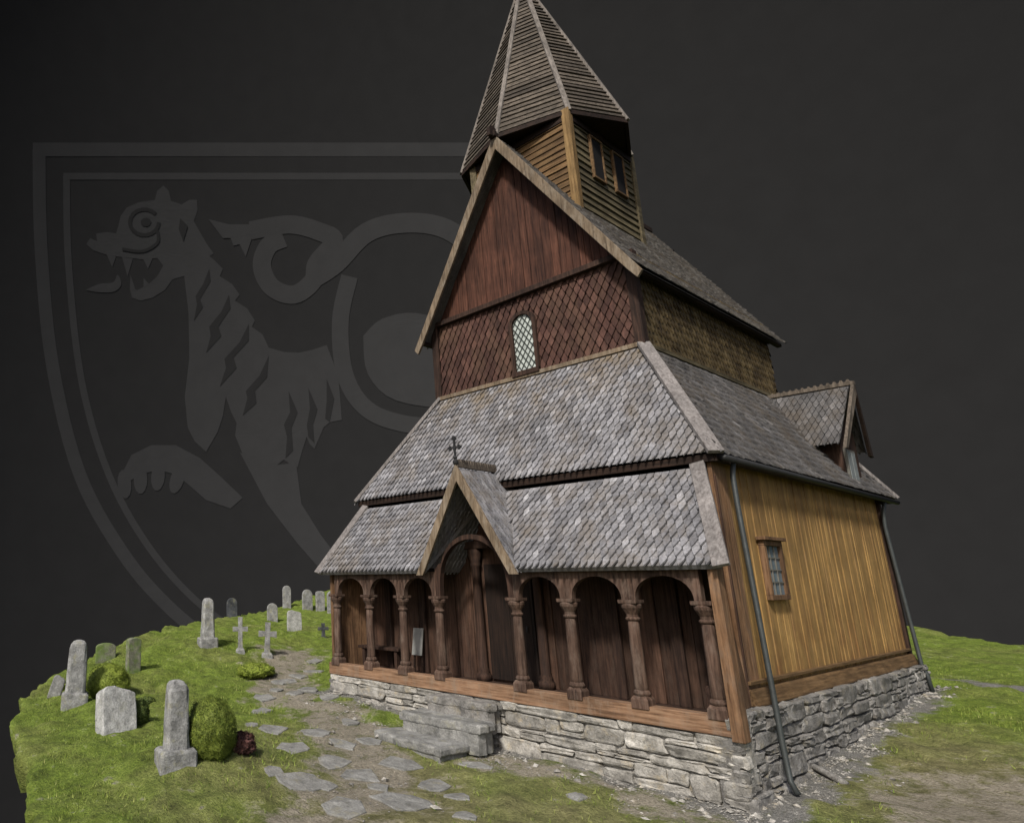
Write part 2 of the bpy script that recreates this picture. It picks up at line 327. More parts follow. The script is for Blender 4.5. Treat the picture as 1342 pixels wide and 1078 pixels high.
v3=np.stack([np.stack([gx-w_*np.cos(a_),gy-w_*np.sin(a_),gz],-1),np.stack([gx+w_*np.cos(a_),gy+w_*np.sin(a_),gz],-1),np.stack([gx+lx,gy+ly,gz+hh+.035],-1)],1).reshape(-1,3)
me=bpy.data.meshes.new('grass');me.vertices.add(3*m_);me.vertices.foreach_set('co',v3.reshape(-1).astype(np.float32))
me.loops.add(3*m_);me.loops.foreach_set('vertex_index',np.arange(3*m_,dtype=np.int32));me.polygons.add(m_);me.polygons.foreach_set('loop_start',np.arange(0,3*m_,3,dtype=np.int32));me.update(calc_edges=True)
me.materials.append(m_gr);gro=bpy.data.objects.new('grass',me);COL.objects.link(gro);gro['kind']='stuff';tag(gro,'short green grass covering the churchyard ground','grass')
# loose gravel
mb=MB()
oc=[(1,0,0),(0,1,0),(-1,0,0),(0,-1,0),(0,0,1),(0,0,-1)];of=[(0,1,4),(1,2,4),(2,3,4),(3,0,4),(1,0,5),(2,1,5),(3,2,5),(0,3,5)]
cnt=0
while cnt<4400:
    z_=random.random()
    if z_<.5:x,y=random.uniform(-.02,.9),random.uniform(-.6,10.6)
    elif z_<.88:x,y=random.uniform(-8,1.0),random.uniform(-1.2,-.05)
    else:x,y=random.uniform(-6.5,-1),random.uniform(-4.5,-1)
    dd,gg,_=masks(np.array([x]),np.array([y]))
    if max(gg[0],dd[0]*.5)<random.uniform(.1,.9):continue
    if nearflag(np.array([x]),np.array([y]))[0]<1.1:continue
    cnt+=1;r=random.uniform(.008,.018) if random.random()<.93 else random.uniform(.02,.06)
    z=gh(x,y)+r*.25;R_=Matrix.Rotation(random.uniform(0,6),3,'Z')@Matrix.Rotation(random.uniform(-.5,.5),3,'X')
    sx,sy,sz=r*random.uniform(.8,1.5),r*random.uniform(.7,1.1),r*random.uniform(.4,.8)
    mb.add([R_@Vector((a*sx*random.uniform(.8,1.2),b*sy*random.uniform(.8,1.2),c_*sz))+Vector((x,y,z)) for a,b,c_ in oc],of)
go=mb.build('gravel',m_stone,recalc=False);go['kind']='stuff';tag(go,'loose grey gravel strewn along the foot of the church wall','gravel')
# ------------------------------------------------------------------ backdrop
BC=Vector((-4,4,0));BR=Vector((58,58,120))
k=NT('dark_backdrop');m_sky=k.done(k.mix(.3,(.0182,.0184,.0187),k.ramp(k.noise(.5,4),[(.3,.8),(.7,1.1)]),'MULTIPLY'),1.)
k.b.inputs['Specular IOR Level'].default_value=0
k=NT('grey_emblem_paint');m_crest=k.done(k.mix(.3,(.0308,.0312,.0318),k.ramp(k.noise(.5,4),[(.3,.8),(.7,1.1)]),'MULTIPLY'),1.);k.b.inputs['Specular IOR Level'].default_value=0
mb=MB();faz=math.atan2(Fv.y,Fv.x);na,ne=180,200
for i in range(na+1):
    a=faz+math.radians(-100+142*i/na)
    for j in range(ne+1):
        e=math.radians(-60+118*j/ne);mb.v.append((BC.x+BR.x*math.cos(e)*math.cos(a),BC.y+BR.y*math.cos(e)*math.sin(a),BC.z+BR.z*math.sin(e)))
for i in range(na):
    for j in range(ne): mb.f.append((i*(ne+1)+j,(i+1)*(ne+1)+j,(i+1)*(ne+1)+j+1,i*(ne+1)+j+1))
so=mb.build('sky',m_sky,smooth=True,recalc=False);so['kind']='structure'
def onback(u,v,s=1.):
    d=ray(u,v);o=CAM-BC
    dd=Vector((d.x/BR.x,d.y/BR.y,d.z/BR.z));oo=Vector((o.x/BR.x,o.y/BR.y,o.z/BR.z))
    a=dd.dot(dd);b=2*oo.dot(dd);c=oo.dot(oo)-1
    t=(-b+math.sqrt(b*b-4*a*c))/(2*a);p=CAM+d*t
    return BC+(p-BC)*s
lay=[.9997]
cr=MB()
def dens(pts,step=14):
    out=[];n=len(pts)
    for i in range(n-1):
        a,b=pts[i],pts[(i+1)%n];m=max(1,int(math.hypot(b[0]-a[0],b[1]-a[1])/step))
        out+=[(a[0]+(b[0]-a[0])*q/m,a[1]+(b[1]-a[1])*q/m) for q in range(m)]
    return out+[pts[-1]]
def stroke(pts,w):
    lay[0]-=.00003;pts=dens(pts);n=len(pts);vs=[]
    for i in range(n):
        a=pts[max(i-1,0)];b=pts[min(i+1,n-1)]
        dx,dy=b[0]-a[0],b[1]-a[1];L=math.hypot(dx,dy) or 1;nx,ny=-dy/L*w/2,dx/L*w/2
        vs+=[onback(pts[i][0]+nx,pts[i][1]+ny,lay[0]),onback(pts[i][0]-nx,pts[i][1]-ny,lay[0])]
    cr.add(vs,[(2*i,2*i+2,2*i+3,2*i+1) for i in range(n-1)])
def smooth(pts,n=6):
    out=[]
    for i in range(len(pts)-1):
        p0=pts[max(i-1,0)];p1=pts[i];p2=pts[i+1];p3=pts[min(i+2,len(pts)-1)]
        for q in range(n):
            t=q/n
            out.append(tuple(.5*((2*p1[c])+(-p0[c]+p2[c])*t+(2*p0[c]-5*p1[c]+4*p2[c]-p3[c])*t*t+(-p0[c]+3*p1[c]-3*p2[c]+p3[c])*t**3) for c in (0,1)))
    return out+[pts[-1]]
def fill(pts):
    lay[0]-=.00003
    if math.hypot(pts[0][0]-pts[-1][0],pts[0][1]-pts[-1][1])<.01:pts=pts[:-1]
    tris=tessellate_polygon([[Vector((x,y,0)) for x,y in pts]])
    bm=bmesh.new();bv=[bm.verts.new((x,y,0)) for x,y in pts]
    for t in tris:
        try:bm.faces.new([bv[q] for q in t])
        except ValueError:pass
    for _ in range(6):
        es=[e for e in bm.edges if e.calc_length()>24]
        if not es:break
        bmesh.ops.subdivide_edges(bm,edges=es,cuts=1);bm.normal_update();bmesh.ops.triangulate(bm,faces=[f for f in bm.faces if len(f.verts)>3])
    bm.verts.index_update();vv=[onback(v.co.x,v.co.y,lay[0]) for v in bm.verts];ff=[]
    for f in bm.faces:
        i=[v.index for v in f.verts];nrm=(vv[i[1]]-vv[i[0]]).cross(vv[i[2]]-vv[i[0]])
        ff.append(tuple(i) if nrm.dot(CAM-vv[i[0]])>0 else tuple(i[::-1]))
    cr.add(vv,ff);bm.free()
def oval(x,y,rx,ry,rot=0):
    return [(x+rx*math.cos(q*.45)*math.cos(rot)-ry*math.sin(q*.45)*math.sin(rot),y+rx*math.cos(q*.45)*math.sin(rot)+ry*math.sin(q*.45)*math.cos(rot)) for q in range(14)]
ax=400
L1=smooth([(51,196),(54,330),(69,480),(104,620),(158,720),(216,790),(290,850),(400,920)])
stroke(L1+[(2*ax-x,y) for x,y in L1[::-1][1:]],17)
stroke([(43,196),(2*ax-43,196)],18)
L2=smooth([(87,231),(90,350),(107,500),(142,620),(192,712),(255,785),(330,840),(400,882)])
stroke(L2+[(2*ax-x,y) for x,y in L2[::-1][1:]],9)
stroke([(83,231),(2*ax-83,231)],9)
# head: upper snout and skull, lower jaw, fangs, tongue
fill([(158,283),(166,272),(182,265),(203,262),(206,250),(214,243),(221,250),(224,263),(238,268),(248,262),(258,262),(259,275),(254,290),(262,304),(270,318),(280,332),(268,340),(252,352),(240,362),(226,366),(214,348),(206,338),(188,340),(160,337),(140,334),(122,328),(113,320),(118,312),(127,316),(126,306),(140,304),(152,306),(155,296)])
fill([(214,348),(226,366),(216,380),(200,390),(184,394),(173,390),(170,378),(180,380),(194,373),(206,362)])
for a,b,c_ in (((140,334),(152,336),(147,350)),((160,337),(174,339),(167,362)),((188,340),(200,338),(194,352)),((170,380),(178,381),(171,360)),((188,378),(196,373),(188,364))): fill([a,b,c_])
fill(smooth([(112,380),(130,372),(148,370),(154,360),(159,372),(150,382),(130,383),(112,380)],4))
# neck with flame edged mane, body, haunch
fill([(240,350),(262,326),(280,340),(292,352),(288,362),(304,372),(314,386),(308,394),(324,404),(334,420),(330,428),(344,438),(352,455),(362,462),(366,500),(360,540),(345,560),(330,572),(314,562),(303,540),(296,520),(292,545),(285,566),(270,592),(255,578),(246,560),(242,520),(248,470),(247,410)])
fill([(340,452),(372,461),(392,462),(410,458),(428,452),(437,475),(444,500),(448,550),(432,553),(424,560),(412,588),(406,582),(402,572),(396,590),(390,612),(380,608),(372,602),(352,618),(334,612),(320,600),(308,570),(312,540),(330,500)])
fill([(160,620),(172,596),(198,583),(230,583),(262,600),(290,625),(318,652),(302,666),(270,655),(246,634),(232,622),(210,616),(186,620),(170,630)])
for px,py,rt in ((163,634,-.1),(184,628,0),(207,624,.1),(232,628,.3)): fill(oval(px,py,9,19,rt))
fill([(314,592),(336,605),(354,610),(388,606),(395,660),(420,700),(450,740),(425,752),(390,712),(350,660)])
fill([(273,287),(300,294),(330,294),(345,290),(338,306),(330,312),(322,336),(314,320),(306,322),(302,312),(292,312)])
stroke(smooth([(328,302),(380,294),(420,304),(438,316),(415,345),(410,368),(385,386),(356,376),(343,348),(352,322),(372,312)],6),24)
stroke(smooth([(408,366),(440,345),(480,305),(530,292),(585,300),(640,340)],6),26)
stroke(smooth([(458,362),(446,420),(452,490),(480,535),(530,555),(600,560)],6),22)
fill(smooth([(476,440),(500,418),(545,410),(600,430),(640,480),(600,530),(520,525),(482,490),(476,440)],4))
emb=cr.build('shield_emblem',m_crest,recalc=False);tag(emb,'huge faint grey lion and shield emblem on the dark backdrop','emblem')
lay[0]-=.00005
def inc(fn,*a):
    global cr
    cr=MB();fn(*a);cr.build('incised_line',m_sky,emb,recalc=False)
inc(stroke,[(189+19*math.cos(q*.35),291+17*math.sin(q*.35)) for q in range(17)],5)
inc(fill,[(191+7*math.cos(q*.7),291+6*math.sin(q*.7)) for q in range(9)])
for pl in ([(274,352),(276,368),(262,392),(266,402),(254,420),(258,398),(256,388),(266,372)],[(300,386),(302,404),(286,428),(290,440),(270,462),(276,440),(274,428),(290,408)],[(326,424),(326,446),(306,468),(310,482),(288,506),(296,482),(294,470),(314,448)],[(352,466),(350,494),(334,512),(336,528),(318,544),(324,522),(322,512),(340,492)],[(378,512),(390,540),(382,560),(384,590),(374,600),(376,572),(372,556),(380,540)],[(404,508),(416,536),(410,556),(412,580),(404,572),(402,556),(406,536)],[(428,496),(438,522),(432,552),(426,548),(428,526)],[(236,286),(246,296),(240,316),(234,300)]):
    inc(fill,pl)
inc(stroke,smooth([(160,326),(186,329),(206,318),(206,302)],5),4)
# ------------------------------------------------------------------ church
XC=-3.92
church=empty('stave_church',(XC,5,-.6));tag(church,'tall brown wooden stave church with shingled roofs and octagonal spire','church')
def shingles(mb,BL,BRt,TRt,TL,sw,sh,lift=.055,skip=None,tipk=.95,over=1.8,jit=.004,th=.03,stag=.5):
    BL,BRt,TRt,TL=map(Vector,(BL,BRt,TRt,TL))
    U=(BRt-BL).normalized();V0=TL-BL;V=(V0-U*V0.dot(U));Hh=V.length;V.normalize();N=U.cross(V).normalized()
    xl=lambda v:(TL-BL).dot(U)*v/Hh
    w0=(BRt-BL).length;w1=(TRt-BL).dot(U)
    xr=lambda v:w0+(w1-w0)*v/Hh
    rows=int(round(Hh/sh));sh=Hh/rows
    mb.add([BL,BRt,TRt,TL],[(0,1,2,3)])
    for r in range(rows):
        v0=r*sh-.35*sh;Ls=sh*over
        a,b=xl(max(0,v0)),xr(max(0,v0))
        k0=int(math.floor(a/sw))-1;k1=int(math.ceil(b/sw))+1
        for kx in range(k0,k1+1):
            cx=(kx+stag*(r%2))*sw+random.uniform(-jit,jit);hw=sw*.465
            if cx+hw<=a+.01 or cx-hw>=b-.01:continue
            if skip:
                pc=BL+U*cx+V*(v0+sh*.6)
                if skip(pc):continue
            dv=random.uniform(-jit,jit)*1.6;tw=random.uniform(-.004,.004);lf=lift*random.uniform(.85,1.2)
            tp=cx+random.uniform(-.005,.005);t2=sh*tipk
            pts=[(tp,v0+dv),(cx+hw*.6,v0+t2*.5+dv),(cx+hw,v0+t2+dv),(cx+hw*.98,min(v0+Ls,Hh)),(cx-hw*.98,min(v0+Ls,Hh)),(cx-hw,v0+t2+dv),(cx-hw*.6,v0+t2*.5+dv)]
            front=[];back=[]
            for q,(x,v) in enumerate(pts):
                x=min(max(x,xl(max(v,0))),xr(max(v,0)));z=lf*(1-(v-v0)/Ls)+.004+(tw if q in (1,2,3) else -tw)
                front.append(BL+U*x+V*v+N*z);back.append(BL+U*x+V*v+N*(z-th))
            mb.add(front+back,[(0,1,2,3,4,5,6),(0,7,8,1),(1,8,9,2),(0,6,13,7),(6,5,12,13),(2,9,10,3),(5,4,11,12)])
def planks(mb,O,U,N,length,bot,top,wr=(.12,.2),th=.03,jd=.008,gap=.006):
    O=Vector(O);U=Vector(U).normalized();N=Vector(N).normalized();x=0
    while x<length-.01:
        w=min(random.uniform(*wr),length-x)
        if length-x-w<.05:w=length-x
        a,b=x+gap/2,x+w-gap/2;d=random.uniform(-jd,jd)
        z=[bot(a),bot(b),top(b),top(a)]
        if z[2]-z[1]>.01 or z[3]-z[0]>.01:
            pts=[O+U*q+N*d+Zv*zz for q,zz in zip((a,b,b,a),z)]
            mb.prism(pts,-N*th)
        x+=w
def claps(mb,BL,BRt,TRt,TL,rows,lift=.03):
    BL,BRt,TRt,TL=map(Vector,(BL,BRt,TRt,TL));N=(BRt-BL).cross(TL-BL).normalized()
    mb.add([BL-N*.01,BRt-N*.01,TRt-N*.01,TL-N*.01],[(0,1,2,3)])
    for r in range(rows):
        t0,t1=r/rows,min(1,(r+1.15)/rows);j=random.uniform(-.12,.12)/rows;lf=lift*random.uniform(.8,1.3)
        a,b,c,d=BL.lerp(TL,max(0,t0+j*.4)),BRt.lerp(TRt,max(0,t0-j*.4)),BRt.lerp(TRt,t1),BL.lerp(TL,t1)
        mb.add([a+N*lf,b+N*lf,c+N*.002,d+N*.002,a-N*.004,b-N*.004],[(0,1,2,3),(0,4,5,1),(0,3,4),(1,5,2)])
# --- foundation
def stones(mb,A,B,N,top,bot,rough=1.,foot=.07):
    A=Vector(A);B=Vector(B);N=Vector(N);U=(B-A).normalized();L=(B-A).length;z=top
    while z>bot:
        h=random.choice((random.uniform(.12,.2),random.uniform(.2,.33)));x=0
        while x<L:
            w=random.choice((random.uniform(.2,.45),random.uniform(.4,.8),random.uniform(.6,1.1)));w=min(w,L-x)
            if L-x-w<.12:w=L-x
            j=lambda s=.034:random.uniform(-s,s)*rough
            g=.006;pr=random.uniform(0,.035)*rough+(random.uniform(0,foot) if z<-.55 else 0);b=min(.026,h*.15)
            m=z-h*random.uniform(.3,.7)
            if h>.16 and w<.5 and random.random()<.6: cells=[(x,x+w,z-h,m),(x,x+w,m,z)]
            elif h>.2 and w>=.5 and random.random()<.45:
                xm=x+w*random.uniform(.35,.65);cells=[(x,x+w,m,z),(x,xm,z-h,m),(xm,x+w,z-h,m)] if random.random()<.5 else [(x,x+w,z-h,m),(x,xm,m,z),(xm,x+w,m,z)]
            else: cells=[(x,x+w,z-h,z)]
            for xa,xb,zb_,zt_ in cells:
                jz=min(.016,(zt_-zb_)*.1)
                o=[(xa+g+j(),zb_+g+j(jz)),(xb-g+j(),zb_+g+j(jz)),(xb-g+j(),zt_-g+j(jz)),(xa+g+j(),zt_-g+j(jz))]
                cxm=sum(q[0] for q in o)/4;czm=sum(q[1] for q in o)/4
                mk=lambda q,s,d:A+U*(q[0]+(cxm-q[0])*s)+Zv*(q[1]+(czm-q[1])*s-A.z)+N*d
                oo=[]
                for i in range(4):
                    p,q=o[i],o[(i+1)%4]
                    oo+= [(p[0]*.91+q[0]*.09+j(.01),p[1]*.86+q[1]*.14),((p[0]+q[0])/2+j(.012),(p[1]+q[1])/2+j(jz)),(p[0]*.09+q[0]*.91+j(.01),p[1]*.14+q[1]*.86)]
                sx=min(.35,b*2/(zt_-zb_))
                tl_=[j(.013) for _ in oo]
                mb.loft([[mk(q,0,-.12) for q in oo],[mk(q,0,pr-.014+e) for q,e in zip(oo,tl_)],[mk(q,sx*.3,pr+e) for q,e in zip(oo,tl_)],[mk(q,sx,pr+.007+e) for q,e in zip(oo,tl_)]])
            x+=w
        z-=h
    mb.box8([A-N*.05+Zv*(bot-A.z),B-N*.05+Zv*(bot-A.z),B-N*.3+Zv*(bot-A.z),A-N*.3+Zv*(bot-A.z),A-N*.05+Zv*(top-.02-A.z),B-N*.05+Zv*(top-.02-A.z),B-N*.3+Zv*(top-.02-A.z),A-N*.3+Zv*(top-.02-A.z)])
mb=MB()
stones(mb,(-7.86,-.03,0),(.0,-.03,0),(0,-1,0),0.0,-1.15,1.1,.1)
mb.build('foundation',m_stone,church)
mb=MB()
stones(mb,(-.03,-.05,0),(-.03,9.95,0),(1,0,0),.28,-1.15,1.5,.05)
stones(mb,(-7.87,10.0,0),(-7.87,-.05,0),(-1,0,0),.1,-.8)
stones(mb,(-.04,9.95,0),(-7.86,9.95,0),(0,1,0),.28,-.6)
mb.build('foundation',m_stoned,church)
mb=MB();mb.box(-7.75,-.15,.1,9.8,-.5,.15);mb.build('floor',m_brn,church)
# --- gallery
mb=MB();mb.box(-7.86,.0,-.07,.15,.003,.25);mb.build('sill_beam',m_sill,church,.014)
cols=[-7.64,-6.63,-5.69,-4.78,-3.12,-2.18,-1.21,-.23];ZC=1.72
sq=((-1,-1),(1,-1),(1,1),(-1,1))
for x in cols:
    mb=MB();mb.lathe([(.078,.4),(.088,.5),(.085,.9),(.078,1.3),(.07,1.5)],x,.03,18)
    c=mb.build('column',m_col,church,0,True)
    mb=MB();mb.loft([[(x+sx*r,.03+sy*r,z) for sx,sy in sq] for r,z in ((.12,.2),(.12,.33),(.09,.38))]);mb.lathe([(.1,.375),(.115,.41),(.105,.44),(.088,.46)],x,.03,18);mb.build('column_base',m_col,c,.008)
    mb=MB();mb.lathe([(.074,1.43),(.096,1.45),(.1,1.47),(.078,1.495),(.082,1.53),(.105,1.57),(.132,1.62),(.138,1.66),(.125,1.69)],x,.03,20);mb.loft([[(x+sx*r,.03+sy*r,z) for sx,sy in sq] for r,z in ((.125,1.685),(.13,1.7),(.13,1.74))]);mb.build('capital',m_col,c)
ZE=2.2
def archbar(name,a,b,h0,rise,topf,par,mat,n=22,ex=.85):
    mb=MB();pts=[]
    for q in range(n+1):
        t=math.pi*q/n;xx=(a+b)/2-math.cos(t)*((b-a)/2-h0);zz=1.74+rise*math.sin(t)**ex
        pts.append((xx,zz))
    pts=[(a+.003,1.742)]+pts+[(b-.003,1.742)]
    for (x0,z0),(x1,z1) in zip(pts[:-1],pts[1:]):
        mb.box8([(x0,-.03,z0),(x1,-.03,z1),(x1,.09,z1),(x0,.09,z0),(x0,-.03,topf(x0,z0)),(x1,-.03,topf(x1,z1)),(x1,.09,topf(x1,z1)),(x0,.09,topf(x0,z0))])
    return mb.build(name,mat,par)
for i in range(7):
    if i==3:continue
    archbar('arch',cols[i],cols[i+1],.1,.35,lambda x,z:ZE,church,m_col)
archbar('porch_arch',cols[3],cols[4],.1,1.05,lambda x,z:max(z+.09,min(3.72-1.72*abs(x-XC),2.35)),church,m_brn,30,.75)
for x0,x1 in ((-7.86,-4.9),(-2.95,.0)):
    mb=MB();mb.box(x0,x1,-.09,.12,ZE+.002,ZE+.13);mb.build('wall_plate',m_dark,church,.01)
# back wall of the gallery
mb=MB();planks(mb,(-7.7,1.0,0),(1,0,0),(0,-1,0),7.5,lambda u:.15,lambda u:3.6,(.2,.42),.05,.02);mb.build('inner_wall',m_inn,church,.006)
mb=MB();planks(mb,(-4.35,.93,0),(1,0,0),(0,-1,0),.98,lambda u:.2,lambda u:2.35,(.2,.28),.04,.004,.003)
do=mb.build('door',m_door,church,.003)
mb=MB();mb.tube([(-3.5,.91,1.2),(-3.5,.88,1.2),(-3.5,.87,1.15),(-3.5,.88,1.1)],.015,6);mb.build('handle',m_iron,do)
for x in (-4.5,-3.22):
    mb=MB();mb.lathe([(.14,.15),(.14,.26),(.1,.31),(.11,.35),(.085,.4),(.08,2.3),(.11,2.35),(.09,2.4),(.14,2.55),(.14,2.65)],x,.89,18);mb.build('portal_column',m_brn,church,0,True)
mb=MB();mb.box(-4.75,-3.0,.78,.95,2.653,2.8);mb.build('portal_lintel',m_brn,church,.02)
for x,w in ((-7.0,.16),(-6.0,.14),(-2.0,.14),(-1.1,.16)):
    mb=MB();mb.box(x,x+w,.9,.97,.152,3.4);mb.build('wall_batten',m_brn,church,.01)
# gallery roof
gb=[(-7.95,-.21,2.24),(.11,-.21,2.24),(-.41,.9,3.72),(-7.43,.9,3.72)]
def inporch(p):
    return abs(p.x-XC)<.98*(1-(p.z-2.27)/1.8)+.02
mb2=MB()
shingles(mb2,*gb,.115,.175,.055,inporch)
mb2.f=[f for f in mb2.f if f!=(0,1,2,3)]
for pl in ([(-7.95,-.2,2.23),(-4.91,-.2,2.23),(-4.12,.91,3.71),(-7.43,.91,3.71)],[(-2.93,-.2,2.23),(.11,-.2,2.23),(-.41,.91,3.71),(-3.72,.91,3.71)]):
    mb2.prism(pl,(0,.05,-.06))
gr_=mb2.build('gallery_roof',m_roof,church,recalc=False)
for s in (0,1):
    a,b=(gb[1],gb[2]) if s==0 else (gb[0],gb[3])
    a=Vector(a)+Vector((0,-.04,-.06));b=Vector(b)+Vector((0,0,.02))
    mb=MB();mb.beam(a+Vector((.03 if s==0 else -.03,0,.03)),b+Vector((.03 if s==0 else -.03,0,.06)),.2,.06,(0,-.8,.6));mb.build('hip_board',m_hip,gr_,.008)
# porch gable
yp=-.26;apz=4.1
pg=MB()
for s in (-1,1):
    e=XC+s*1.02;bot=2.2
    B0=(e,yp,bot);B1=(e,.95,bot);T1=(XC,1.35,apz);T0=(XC,yp,apz)
    if s>0:shingles(pg,B0,B1,T1,T0,.115,.175,.04)
    else:shingles(pg,B1,B0,T0,T1,.115,.175,.04)
po=pg.build('porch_roof',m_roof,church,recalc=False)
for s in (-1,1):
    mb=MB();y0=yp-.05
    mb.prism([(XC+s*1.09,y0,2.13),(XC+s*.93,y0,2.13),(XC,y0,3.86),(XC,y0,4.19)],(0,.06,0));mb.build('bargeboard',m_barge,po,.008)
mb=MB();mb.beam((XC,yp-.02,4.17),(XC,1.2,4.17),.07,.07)
for i in range(16):
    y=yp+.05+i*.075;mb.prism([(XC-.018,y,4.2),(XC-.018,y+.06,4.2),(XC-.018,y+.045,4.29),(XC-.018,y+.015,4.29)],(.036,0,0))
mb.build('ridge_crest',m_trim,po)
mb=MB();y=yp-.02;q9=.82;z9=4.18;Q=lambda z:z9+(z-z9)*q9
mb.lathe([(.025,4.16),(.05,4.2),(.055,4.24),(.025,4.28),(.04,4.31),(.02,4.35)],XC,y,12)
mb.box(XC-.016,XC+.016,y-.015,y+.015,4.34,Q(4.8));mb.box(XC-.14*q9,XC+.14*q9,y-.013,y+.013,Q(4.555),Q(4.595))
for px,pz,r in ((-.15,4.575,.035),(.15,4.575,.035),(0,4.82,.04),(-.12,4.61,.025),(-.12,4.54,.025),(.12,4.61,.025),(.12,4.54,.025),(-.035,4.78,.025),(.035,4.78,.025),(0,4.575,.05)):
    r*=q9;px=XC+px*q9;pz=Q(pz)
    mb.prism([(px+r*math.cos(q*math.pi/4),y-.02,pz+r*math.sin(q*math.pi/4)) for q in range(8)],(0,.04,0))
mb.build('cross_finial',m_iron,po)
# gallery ends
for pl,ex in (([(-.02,.02,.28),(-.2,.98,.28),(-.43,.98,3.62),(-.02,.02,2.18)],-.06),([(-7.84,.02,.1),(-7.64,.98,.1),(-7.41,.98,3.62),(-7.84,.02,2.18)],.06)):
    mb=MB();mb.prism(pl,(ex,0,0));mb.build('gallery_end_wall',m_post,church)
mb=MB()
mb.prism([(-.1,-.11,-.04),(.05,-.11,-.04),(.03,-.11,2.3),(-.09,-.11,2.3)],(0,.2,0))
mb.build('corner_board',m_corn,church,.01)
# --- aisle walls
def aisle_wall(O,U,N,L,mat,bz):
    mb=MB();planks(mb,O,U,N,L,lambda u:bz,lambda u:3.86,(.11,.19),.05,.009,.009);return mb.build('aisle_wall',mat,church,.004)
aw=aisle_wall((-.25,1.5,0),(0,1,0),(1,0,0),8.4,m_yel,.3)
aisle_wall((-7.6,.95,0),(0,1,0),(-1,0,0),9,m_brn,.1)
aisle_wall((-7.6,9.93,0),(1,0,0),(0,1,0),7.4,m_brn,.3)
mb=MB();planks(mb,(-.23,.97,0),(0,1,0),(1,0,0),.55,lambda u:.3,lambda u:3.86,(.18,.2),.06,.01);mb.build('corner_planks',m_corn,church,.006)
mb=MB();mb.box(-.36,-.19,9.86,10.0,.25,3.86);mb.build('corner_post',m_brn,church,.01)
mb=MB();mb.prism([(-.21,1.0,.5),(-.16,1.0,.47),(-.1,1.0,.3),(-.1,1.0,.275),(-.21,1.0,.275)],(0,8.95,0));mb.build('drip_board',m_drip,aw,.006)
mb=MB();mb.beam((-.2,1.0,.58),(-.2,9.85,.58),.06,.05);mb.build('rail',m_drip,aw,.006)
# side window
x=-.235
mb=MB()
for z0,z1,y0,y1 in ((1.72,1.8,2.36,3.16),(2.58,2.66,2.36,3.16),(1.803,2.577,2.36,2.45),(1.803,2.577,3.07,3.16)): mb.box(x,x+.08,y0,y1,z0,z1)
mb.box(x,x+.13,2.3,3.22,2.663,2.72)
sw_=mb.build('window',m_post,church,.006)
mb=MB();mb.box(x+.01,x+.03,2.45,3.07,1.8,2.58);mb.build('pane',m_glassb,sw_)
mb=MB()
for i in (1,2): mb.box(x+.031,x+.05,2.45+.207*i-.01,2.45+.207*i+.01,1.8,2.58)
for i in (1,2,3): mb.box(x+.032,x+.047,2.45,3.07,1.8+.195*i-.01,1.8+.195*i+.01)
mb.build('glazing_bars',m_frame,sw_)
# --- aisle roof
h0,h1=3.82,2.36;yb0,yb1,yt0,yt1,zb,zt=.86,10.8,2.49,9.37,3.95,6.42
bl=lambda s,y:(XC+s*h0,y,zb)
tl=lambda s,y:(XC+s*h1,y,zt)
mb=MB();shingles(mb,bl(-1,yb0),bl(1,yb0),tl(1,yt0),tl(-1,yt0),.115,.185,.06);mb.build('aisle_roof',m_roof,church,recalc=False)
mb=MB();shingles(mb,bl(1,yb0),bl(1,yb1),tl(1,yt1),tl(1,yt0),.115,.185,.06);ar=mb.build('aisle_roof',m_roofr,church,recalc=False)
mb=MB();shingles(mb,bl(1,yb1),bl(-1,yb1),tl(-1,yt1),tl(1,yt1),.33,.36,.035);mb.build('aisle_roof',m_roof,church,recalc=False)
mb=MB();shingles(mb,bl(-1,yb1),bl(-1,yb0),tl(-1,yt0),tl(-1,yt1),.33,.36,.035);mb.build('aisle_roof',m_roof,church,recalc=False)
for s,yb,yt in ((-1,yb0,yt0),(1,yb0,yt0),(1,yb1,yt1),(-1,yb1,yt1)):
    mb=MB();a=Vector(bl(s,yb));b=Vector(tl(s,yt));nn=Vector((s*.6,-.6 if yb<5 else .6,.75))
    mb.beam(a+nn*.03-Zv*.05,b+nn*.05,.22,.07,nn);mb.build('hip_board',m_hip,ar,.008)
mb=MB()
for a,b in (((-1,yb0),(1,yb0)),((1,yb0),(1,yb1)),((1,yb1),(-1,yb1)),((-1,yb1),(-1,yb0))):
    A=Vector(bl(*a));B=Vector(bl(*b))
    q=lambda p:p+(Vector((XC,5.8,p.z))-p)*.012
    mb.beam(q(A)-Zv*.09,q(B)-Zv*.09,.06,.12)
mb.build('eave_board',m_dark,ar,.008)
mb=MB();mb.add([(XC-h0+.05,yb0+.05,zb-.06),(XC+h0-.05,yb0+.05,zb-.06),(XC+h0-.05,yb1-.05,zb-.06),(XC-h0+.05,yb1-.05,zb-.06)],[(0,1,2,3)]);mb.build('soffit',m_dark,ar)
mb=MB();mb.tube([(XC+h0+.06,yb0+.1,zb-.1),(XC+h0+.06,yb1-.1,zb-.14)],.05,10);mb.build('gutter',m_iron,church,0,True)
for pts in ([(XC+h0+.02,1.42,3.8),(-.1,1.39,3.62),(-.08,1.32,3.2),(.08,1.02,-.2),(.12,.95,-.62),(.2,.9,-.76)],[(XC+h0+.02,9.8,3.78),(-.14,9.78,3.5),(-.15,9.76,3.2),(-.04,9.74,.3),(.02,9.72,.1),(.05,9.7,-.25)]):
    mb=MB();mb.tube(pts,.036,10);mb.build('drainpipe',m_pipe,church,0,True)
